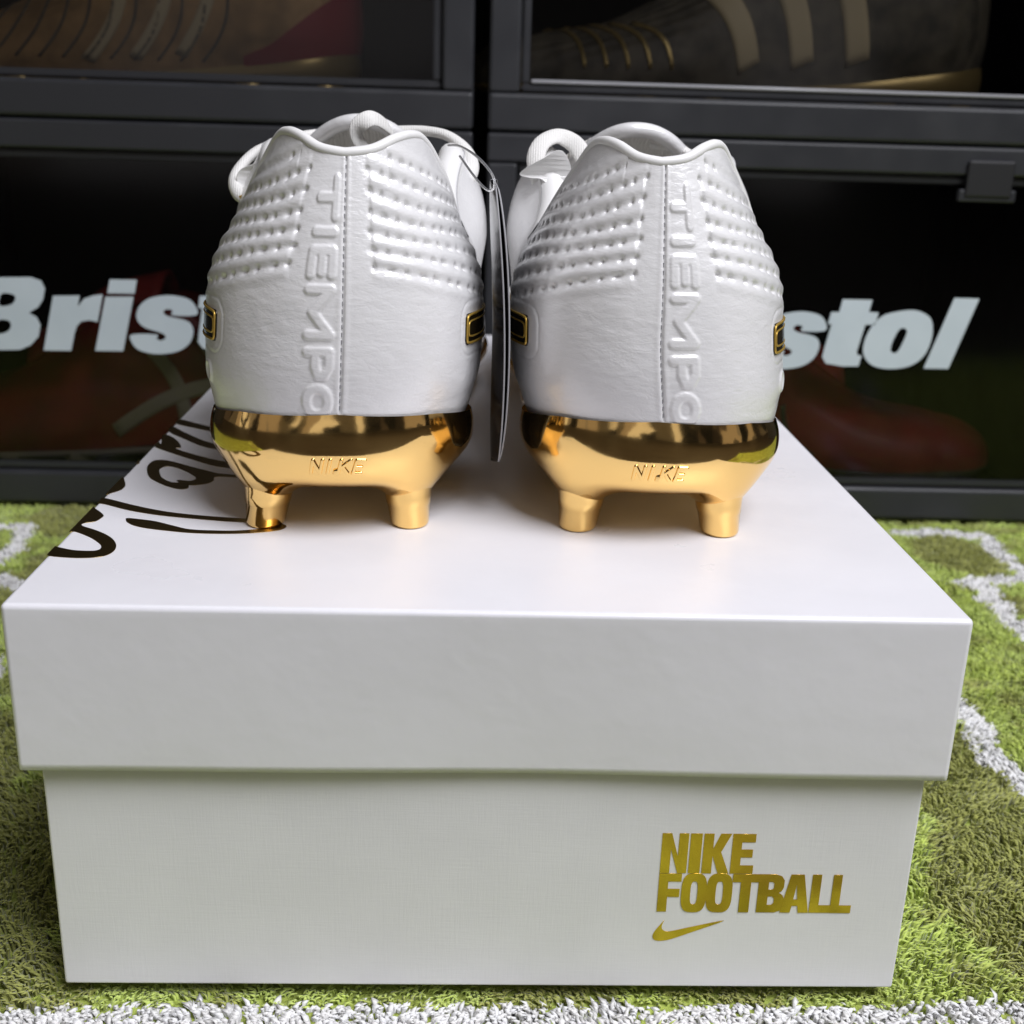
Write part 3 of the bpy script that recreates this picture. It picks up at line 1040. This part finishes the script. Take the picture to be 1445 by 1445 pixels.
    for side in (1, -1):
        n1, n2 = 90, 11
        sv_ = S0 + (.165 - S0) * np.linspace(0, 1, n1) ** 1.25

        def hw_(s_):
            f_ = (s_ - S0) / (.165 - S0)
            return .0041 * (1 + 1.1 * ss(.30, .6, f_) - 1.95 * ss(.6, 1, f_)) + .0001

        def zc_(s_):
            return .0555 - .012 * ss(0, 1.3, (s_ - S0) / (.165 - S0))

        rr = np.linspace(-1, 1, n2)
        hw2 = hw_(sv_)
        end = np.sqrt(np.clip(1 - np.clip(1 - (sv_ - S0) / .0012, 0, 1) ** 2, 0, 1)) * .28 + .72
        Zs = zc_(sv_)[:, None] + (hw2 * end)[:, None] * rr[None]
        Us = np.repeat(sv_[:, None], n2, 1) * side
        Ps, ns = upper_frame(Us, v_of_z(Us, Zs), ms)
        dome = .0005 * (1 - .3 * np.abs(rr[None]) ** 4)
        so = grid_obj('swoosh', sh(Ps + ns * dome[..., None]), M['swoosh_black'], root, flip=(side < 0))
        md = so.modifiers.new('thickness', 'SOLIDIFY')
        md.thickness = .0010
        md.offset = -1

        def trim(sp, zp, r_, lift):
            Pq, nq = upper_frame(np.array(sp) * side, v_of_z(np.array(sp), np.array(zp)), ms)
            Q = Pq + nq * lift
            for _ in range(4):
                Q[1:-1] = .25 * Q[:-2] + .5 * Q[1:-1] + .25 * Q[2:]
            tube('gold_trim', sh(Q), r_, M['gold_thread'], so, 7)
        for frac, rad_ in ((.93, .00036), (.52, .00028)):
            st_ = S0 + .0002 + (1 - frac) * .0022
            sA = np.linspace(.160, st_ + .0012, 50)
            an = np.linspace(0, math.pi / 2, 6)
            hh = .0041 * frac
            cs_ = list(st_ + .0012 - .0012 * np.sin(an))
            zA = [zc_(s_) + hw_(s_) * frac for s_ in sA]
            cz = [zc_(st_) + hh - .0012 * (1 - np.cos(a_)) for a_ in an]
            czb_ = [zc_(st_) - hh + .0012 * (1 - np.cos(a_)) for a_ in an]
            zB = [zc_(s_) - hw_(s_) * frac for s_ in sA]
            mids = np.linspace(cz[-1], czb_[-1], 6)[1:-1]
            trim(list(sA) + cs_[1:] + [st_] * 4 + cs_[::-1][:-1] + list(sA[::-1]), zA + cz[1:] + list(mids) + czb_[::-1][:-1] + zB[::-1], rad_, .00055)
    # --- gold sole plate with studs and lettering
    up2 = np.concatenate([-np.linspace(0, SMAX, 230)[::-1][:-1], np.linspace(0, SMAX, 230)])
    wv = np.concatenate([np.linspace(0, .9, 80), [1.0]])
    UP, WP = np.meshgrid(up2, wv, indexing='ij')
    PP = plate_pt(UP, WP, ms)
    # smooth profile along w
    for _ in range(8):
        PP[:, 1:-1] = .25 * PP[:, :-2] + .5 * PP[:, 1:-1] + .25 * PP[:, 2:]
    for sx_, sy_ in ((-.0199, .0185), (.0199, .0185)):
        rr = np.hypot((PP[..., 0] - sx_) / 1.0, (PP[..., 1] - sy_ - .001) / 1.15)
        PP[..., 2] -= .0085 * np.exp(-(rr / .0082) ** 2) * ss(.024, .017, PP[..., 2])
    plate = grid_obj('sole_plate', sh(PP), M['gold'], root, flip=True)
    studs = [(-.0199, .0185), (.0199, .0185), (-.0215, .060), (.0215, .060), (-.026, .150), (.030, .150), (-.030, .185), (.034, .185), (-.026, .220), (.032, .220)]
    for sx_, sy_ in studs:
        x_ = sx_ * 1.0 if sy_ < .1 else (sx_ * ms)
        htp = .0135 if sy_ < .1 else .0125
        big = 1.10 if sy_ < .1 else .92
        prof = [(.0040, 0), (.0047, .0003), (.0050, .0010), (.00560, .0064), (.00578, .0066), (.0060, .0088), (.0063, .0105), (.0067, .0120), (.0070, .0132)]
        if sy_ > .1:
            prof = prof + [(.0080, .0145)]
        lx = .0 if sy_ > .1 else -np.sign(x_) * .10
        lathe('stud', [(r * big, z) for r, z in prof], (x_ * 1.0 - (lx * .004) + low, sy_, 0.0), M['gold'], plate, 32, 1.0, 1.15, (shear + lx, .10 if sy_ < .1 else 0))
    # raised letters on the heel of the plate
    na2, nb2 = 210, 100
    aa = np.linspace(-.0086, .0086, na2)
    bb = np.linspace(-.25, 1.25, nb2)
    AA, BB = np.meshgrid(aa, bb, indexing='ij')
    capm = .0046                                   # letter height in metres
    X2, Y2 = AA - .0011 * BB, BB * capm            # slanted letters
    SEG = []

    def pl2(*p):
        for p_, q_ in zip(p[:-1], p[1:]):
            SEG.append((p_, q_))
    tt_ = .00105
    e_, f_ = tt_ / 2, capm - tt_ / 2
    pl2((-.0066, e_), (-.0066, f_), (-.0040, e_), (-.0040, f_))
    pl2((-.0019, e_), (-.0019, f_))
    pl2((.0001, e_), (.0001, f_)); pl2((.0004, capm * .48), (.0026, f_)); pl2((.0008, capm * .55), (.0027, e_))
    pl2((.0064, e_), (.0042, e_), (.0042, f_), (.0064, f_)); pl2((.0042, capm / 2), (.0060, capm / 2))
    dd2 = np.full(AA.shape, 1.0)
    for p_, q_ in SEG:
        dd2 = np.minimum(dd2, lod(p_, q_, X2, Y2))
    hf = -.00035 + .00085 * (1 - ss(tt_ / 2 - .00022, tt_ / 2 + .00022, dd2))
    WW = .520 - .17 * BB
    p = plate_pt(AA * 1.02, WW, ms)
    e2 = 1e-4
    du = plate_pt(AA * 1.02 + e2, WW, ms) - plate_pt(AA * 1.02 - e2, WW, ms)
    dw = plate_pt(AA * 1.02, WW - .02, ms) - plate_pt(AA * 1.02, WW + .02, ms)
    nn_ = np.cross(du, dw)
    nn_ /= np.linalg.norm(nn_, axis=-1, keepdims=True)
    grid_obj('raised_lettering', sh(p + nn_ * hf[..., None]), M['gold'], plate)
    return sh


lb = empty('football_boot', (-.0421, .0435, H), math.radians(2.8))
tag(lb, 'white leather boot with gold sole beside the dark cursive print on the lid', 'boot', 'pair of white boots with gold soles')
shL = build_boot(lb, +1, .035, .0008, -.0004, .17)
rb = empty('football_boot', (.0408, .0435, H), math.radians(-3.3))
tag(rb, 'white leather boot with gold sole nearer the bare edge of the lid', 'boot', 'pair of white boots with gold soles')
shR = build_boot(rb, -1, -.010, .0018, .0030, .02)


def loc(root, pts):
    q = (np.array(pts, float) / 1000.0 + np.array([0, 0, H])) - np.array(root.location)
    c, s = math.cos(-root.rotation_euler.z), math.sin(-root.rotation_euler.z)
    return np.stack([q[:, 0] * c - q[:, 1] * s, q[:, 0] * s + q[:, 1] * c, q[:, 2]], 1)


def lace_loop(root, pts, wid, th, upv=None):
    p = smooth_loop(loc(root, pts), 6, False)
    return tube('lace', p, wid, M['lace'], root, 14, flat=th, upv=upv)


lace_loop(lb, [(-50, 158, 103.8), (-62, 154, 102.5), (-69.2, 150, 100.3), (-76.4, 145, 97.6), (-80.9, 140, 93.3), (-82.6, 135, 89.2), (-81.1, 130, 85.6), (-78.2, 128, 83.5), (-74, 130, 81)], .0021, .0016)
lace_loop(lb, [(-44, 160, 103), (-37.7, 158, 104.2), (-30.3, 155, 104.9), (-23.2, 152, 105), (-16.1, 148, 103.9), (-10.3, 143, 100.5), (-7.4, 138, 95.9), (-8.4, 133, 91.4), (-12, 130, 88)], .0021, .0016)
lace_loop(rb, [(14.5, 127, 89), (13.1, 125, 93.9), (12.1, 126, 98.7), (14.3, 130, 103), (19.2, 135, 104.8), (24.6, 136, 102.8), (27.6, 132, 98.5), (29.4, 127, 92.7), (30.5, 124, 87)], .0029, .0011, upv=(-.2, -.9, .5))
lace_loop(rb, [(52, 155, 103), (60, 150, 102), (66, 145, 98.5), (69.5, 138, 94.5), (70, 132, 90.5), (66, 130, 87)], .0021, .0015)


def flap(root, pts, y, th, mat):
    p = smooth_loop(loc(root, pts)[:, [0, 2]], 4)
    o = flat_print('lace_flap', [p], th, lambda a, b, h: (a, y + h + 6 * (a - p[:, 0].mean()) ** 2 * 8, b), mat, root)
    md = o.modifiers.new('b', 'BEVEL')
    md.width = .0007
    md.segments = 2
    md.limit_method = 'ANGLE'
    return o


flap(rb, [(7.2, 125, 93.5), (9.7, 125, 95.9), (14.7, 125, 98.8), (18.3, 125, 101), (21, 125, 100.2), (23.2, 125, 95.2), (23.5, 125, 87.8), (20.1, 125, 84), (17.3, 125, 89.1), (14.3, 125, 92.4), (10.5, 125, 92.7)], .0745, .0026, M['smooth_leather'])
flap(lb, [(-81.3, 132, 89.8), (-79.9, 132, 92.2), (-75.9, 132, 94), (-71.4, 132, 95.6), (-69.1, 132, 92.2), (-71.5, 132, 82.4), (-77.9, 132, 86), (-80.6, 132, 87.2)], .088, .0026, M['smooth_leather'])
# woven pull loop on the left tongue
pl_ = smooth_loop(loc(lb, [(-41.5, 134, 99), (-43.5, 131, 103.2), (-42.2, 129, 106.8), (-38.4, 130.5, 108.6), (-34.6, 138, 106.2), (-33.5, 146, 103.2)]), 6, False)
tube('pull_loop', pl_, .0027, M['lace'], lb, 12, flat=.0007, upv=(.35, -.8, .5))
# gold lace tip of the left boot
gt = loc(lb, [(-79, 128, 84.8), (-78.4, 128, 83.4), (-77.6, 128, 81.6), (-76.8, 128.5, 80.0)])
tube('lace_tip', gt, .0017, M['gold_thread'], lb, 10)

# ------------------------------------------------------------------ hang tag between the boots
tagr = empty('hang_tag', (-.0016, .060, H + .095))
tag(tagr, 'glossy black hang tag on a clear cord hanging between the two boots', 'tag')


def card(name, yaw, dx, curl, w, h, ztop_, tilt):
    n1, n2 = 40, 17
    V_, F_ = [], []
    zz = np.linspace(0, 1, n1)
    for z in zz:
        wv_ = w * (1 - abs(2 * z - 1) ** 3.2) ** (1 / 2.4)
        wv_ = max(wv_, .002)
        for k in range(n2):
            a_ = -1 + 2 * k / (n2 - 1)
            yl = a_ * wv_ / 2
            xl = curl * (a_ ** 2) + .0018 * math.sin(z * 3.1) + dx
            X_ = xl * math.cos(yaw) - yl * math.sin(yaw)
            Y_ = xl * math.sin(yaw) + yl * math.cos(yaw) + w / 2
            V_.append((X_ + tilt * z, Y_, ztop_ - h * z))
    idx = np.arange(n1 * n2).reshape(n1, n2)
    for i in range(n1 - 1):
        for j in range(n2 - 1):
            F_.append((idx[i, j], idx[i + 1, j], idx[i + 1, j + 1], idx[i, j + 1]))
    o = mesh_obj(name, V_, F_, M['tag_black'], tagr)
    o.data.materials.append(M['tag_edge'])
    md = o.modifiers.new('thickness', 'SOLIDIFY')
    md.thickness = .00045
    md.offset = 0
    md.material_offset_rim = 1
    return o


card('card', math.radians(6), -.0006, .0010, .038, .0795, -.001, .0020)
card('card', math.radians(1.0), .0010, -.0006, .038, .0795, -.001, .0026)
cd = smooth_loop(np.array([(-13.2, 60, 6.6), (-9.5, 45, 6.8), (-5.0, 22, 5.2), (-1.6, 8, 2.6), (.1, 2, 0), (.0, 2.5, -2.4), (-1.2, 5, -3.0), (-3.2, 12, -2.0), (-6.0, 25, .5), (-9.5, 45, 4)]) / 1000, 6, False)
tube('cord', cd, .00036, M['nylon'], tagr, 8)

# ------------------------------------------------------------------ storage boxes behind
CY = .402     # front plane of the storage boxes
BWID, BHGT = .3450, .2125


M['glint'] = mat_new('pale_glint', (.30, .30, .32), .12)  # pale glossy grey that stands in for a highlight


def storage_box(x0, z0, label, lettering, latch, glint=False):
    r = empty('storage_box', (x0, CY, z0))
    tag(r, label, 'storage box', 'stacked black shoe storage boxes')
    w, h, dp = BWID, BHGT, .26
    p, dpm = M['plastic'], M['dark_plastic']
    box_obj('floor_panel', (0.002, .004, .0), (w - .002, dp, .004), p, r, .0008)
    box_obj('side_panel', (0.0, .004, .0042), (.004, dp, h - .0042), p, r, .0008)
    box_obj('side_panel', (w - .004, .004, .0042), (w, dp, h - .0042), p, r, .0008)
    box_obj('back_panel', (0.0045, dp - .004, .0045), (w - .0045, dp, h - .0045), dpm, r, .0008)
    box_obj('top_panel', (0.002, .004, h - .004), (w - .002, dp, h - .0004), p, r, .0008)
    # front frame: rails and stiles, stepped
    bot, topr, sd = .0195, .0155, .0165
    box_obj('bottom_rail', (.0, 0, .0004), (w, .012, bot), p, r, .0022)
    box_obj('top_rail', (.0, .0005, h - topr), (w, .012, h - .0006), p, r, .0016)
    box_obj('stile', (.0002, .0008, bot + .0002), (sd, .012, h - topr - .0002), p, r, .0018)
    box_obj('stile', (w - sd, .0008, bot + .0002), (w - .0002, .012, h - topr - .0002), p, r, .0018)
    d = box_obj('door', (sd + .0008, .0042, bot + .0006), (w - sd - .0008, .0085, bot + .0046), p, r, .0012)
    # door frame as four thin bars joined in one mesh
    bm = bmesh.new()
    xa, xb, za, zb = sd + .0008, w - sd - .0008, bot + .0006, h - topr - .0008
    t = .0042
    for lo, hi in (((xa, .0042, za), (xb, .0085, za + t)), ((xa, .0042, zb - t), (xb, .0085, zb)),
                   ((xa, .0044, za + t), (xa + t, .0084, zb - t)), ((xb - t, .0044, za + t), (xb, .0084, zb - t))):
        g = bmesh.ops.create_cube(bm, size=1.0)['verts']
        for v in g:
            for i in range(3):
                v.co[i] = lo[i] + (v.co[i] + .5) * (hi[i] - lo[i])
        es = {e for v in g for e in v.link_edges}
        bmesh.ops.bevel(bm, geom=list(es), offset=.0010, segments=2, affect='EDGES')
    d.data.clear_geometry()
    bm.to_mesh(d.data)
    bm.free()
    if not d.data.materials:
        d.data.materials.append(p)
    box_obj('pane', (xa + t - .0005, .0058, za + t - .0005), (xb - t + .0005, .0070, zb - t + .0005), M['pane'], d)
    if lettering:
        polys = []
        for ch, sets in BRISTOL.items():
            for k, q in enumerate(sets):
                dx = -1.2 if ch in 'Bris' else 1.0
                qq = np.array([(a + dx, b_) for a, b_ in q]) / 1000
                if ch in 'so' or (ch == 'B' and k):
                    qq = smooth_loop(qq, 3)
                polys.append(qq)
        flat_print('lettering', polys, .00012, lambda a, b_, h_: (a, .0057 - h_, b_), M['bristol'], d)
    if glint:
        box_obj('pane_glint', (xa + t + .0008, .0034, za + t + .0002), (xb - t - .0008, .0054, za + t + .0022), M['glint'], d, .0009)  # added strip, paints the bright glint along the foot of the pane
    if latch:
        la = box_obj('latch', (.2590, -.0022, .1860), (.2845, .0002, .2052), M['dark_plastic'], d, .0012)
        box_obj('latch_tab', (.2560, -.0010, .1835), (.2875, .0035, .1900), p, la, .0010)
    return r


M['wall'] = mat_new('gap_shade_wall', (.030, .030, .032), .8)
add_noise_color(M['wall'], 5, (.026, .026, .028), (.034, .034, .036))
tag(box_obj('wall', (-1.2, CY + .30, -.012), (1.2, CY + .34, 1.1), M['wall'], None), kind='structure')  # dark sheet added behind so the gap between the boxes stays black
XL, XR = -.3535, -.0008
storage_box(XL, 0, 'lower black storage box with pale lettering and a striped red boot inside', True, False)
storage_box(XR, 0, 'lower black storage box with pale lettering and a latch on its top rail', True, True)
storage_box(XL, BHGT, 'upper black storage box holding a bronze boot with dark red heel', False, False)
storage_box(XR, BHGT, 'upper black storage box holding a dark boot with three gold stripes', False, False, True)


# ------------------------------------------------------------------ boots kept inside the storage boxes
def stored_boot(x, y, z, rz, label, cu, cs, stripes, heel=None, sc=1.0, extra=None):
    r = empty('stored_boot', (x, y, z), rz)
    r.scale = (sc, sc, sc)
    tag(r, label, 'boot', 'boots kept in the storage boxes')
    us = np.concatenate([-np.linspace(0, SMAX, 90)[::-1][:-1], np.linspace(0, SMAX, 90)])
    v = np.linspace(0, 1, 40)
    UU, VV = np.meshgrid(us, v, indexing='ij')
    grid_obj('upper', upper_pt(UU, VV), cu, r)
    a = np.linspace(-1, 1, 15)
    b = np.linspace(0, 1, 14)
    A, B = np.meshgrid(a, b, indexing='ij')
    P = np.stack([A * ip(B, [0, 1], [.014, .022]), ip(B, [0, 1], [.178, .100]), ip(B, [0, .6, 1], [.0735, .105, .1125]) - .0115 * np.abs(A) ** 2.2], -1)
    tg = grid_obj('tongue', P, cu, r)
    tg.modifiers.new('thickness', 'SOLIDIFY').thickness = .004
    w = np.linspace(0, 1, 16)
    UP, WP = np.meshgrid(us, w, indexing='ij')
    pl = grid_obj('sole_plate', plate_pt(UP, WP), cs, r, flip=True)
    for sx_, sy_ in ((-.02, .0185), (.02, .0185), (-.026, .060), (.026, .060), (-.03, .150), (.030, .150), (-.034, .185), (.034, .185), (-.03, .220), (.032, .220)):
        lathe('stud', [(.0045, 0), (.0055, .001), (.006, .008), (.0085, .013), (.011, .017)], (sx_, sy_, 0), cs, pl, 14)
    for side in (1, -1):
        for (s0, z0, s1, z1, hw, mt) in stripes:
            n = 14
            f = np.linspace(0, 1, n)
            S = s0 + (s1 - s0) * f
            Zc = z0 + (z1 - z0) * f
            k = np.linspace(-1, 1, 5)
            dl = np.hypot(s1 - s0, z1 - z0)
            px, pz = -(z1 - z0) / dl, (s1 - s0) / dl
            bow = .006 * np.sin(f * math.pi)
            Us = (S[:, None] + px * hw * k[None] + px * bow[:, None]) * side
            Zs = Zc[:, None] + pz * hw * k[None] + pz * bow[:, None]
            Ps, ns = upper_frame(Us, v_of_z(Us, Zs))
            so = grid_obj('stripe', Ps + ns * .0008, mt, r, flip=(side < 0))
            so.modifiers.new('thickness', 'SOLIDIFY').thickness = .001
    if heel is not None:
        uh = np.linspace(-.085, .085, 60)
        vh = np.linspace(.0, 1, 14)
        UH, VH = np.meshgrid(uh, vh, indexing='ij')
        top = .60 - .5 * np.abs(UH) / .085
        Ph, nh = upper_frame(UH, VH * top)
        grid_obj('heel_counter', Ph + nh * .0016, heel, r)
    return r


mb = mat_new('bronze_knit', (.36, .21, .085), .45, .25)
add_noise_color(mb, 70, (.34, .20, .075), (.58, .34, .13), 6)
add_bump(mb, [('wave', 90, (1, 1, 1), .4, .001)])
mred = mat_new('dark_red_gloss', (.30, .018, .028), .35)
mgold = mat_new('dull_gold', (.46, .33, .12), .35, .6)
mdk = mat_new('olive_black_knit', (.10, .085, .055), .6)
add_noise_color(mdk, 90, (.07, .06, .04), (.15, .125, .08), 6)
add_bump(mdk, [('wave', 70, (1, 1, 1), .5, .001)])
mtan = mat_new('tan_band', (.66, .58, .42), .7)
mpale = mat_new('pale_gold_band', (.62, .50, .28), .6)
mdred = mat_new('red_leather', (.5, .06, .05), .45)
add_noise_color(mdred, 25, (.24, .028, .024), (.46, .055, .042), 4)

ZU = BHGT + .0042
# side on: heel towards the right for both upper boots
stored_boot(-.075, CY + .085, ZU, math.radians(90), 'bronze boot with dark red heel inside the upper storage box', mb, mgold,
            [(.120, .030, .098, .090, .0035, mpale), (.145, .028, .122, .085, .0035, mpale), (.170, .026, .148, .078, .0035, mpale)]
            + [(.108 + .0125 * k, .027, .092 + .0125 * k, .070, .0007, mdk) for k in range(11)], mred, 1.0)
stored_boot(.285, CY + .075, ZU, math.radians(90), 'dark boot with three gold stripes inside the upper storage box', mdk, mgold,
            [(.100, .034, .128, .100, .0062, mpale), (.128, .032, .156, .090, .0062, mpale), (.156, .030, .184, .074, .0062, mpale)]
            + [(.196 + .011 * k, .028, .216 + .011 * k, .050, .0011, mgold) for k in range(5)], None, 1.08)
stored_boot(-.085, CY + .070, .0042, math.radians(90), 'red boot with tan straps inside the lower lettered storage box', mdred, mtan,
            [(.075, .062, .150, .030, .0042, mtan), (.085, .036, .100, .085, .004, mtan), (.110, .03, .128, .08, .004, mtan)], None, 1.05)
stored_boot(.045, CY + .075, .0042, math.radians(-90), 'red boot with one tan stripe inside the lower latched storage box', mdred, mdk,
            [(.125, .030, .09, .050, .004, mtan), (.150, .028, .125, .070, .0016, mdk), (.165, .027, .142, .064, .0016, mdk), (.18, .026, .16, .056, .0016, mdk)], None, 1.0)
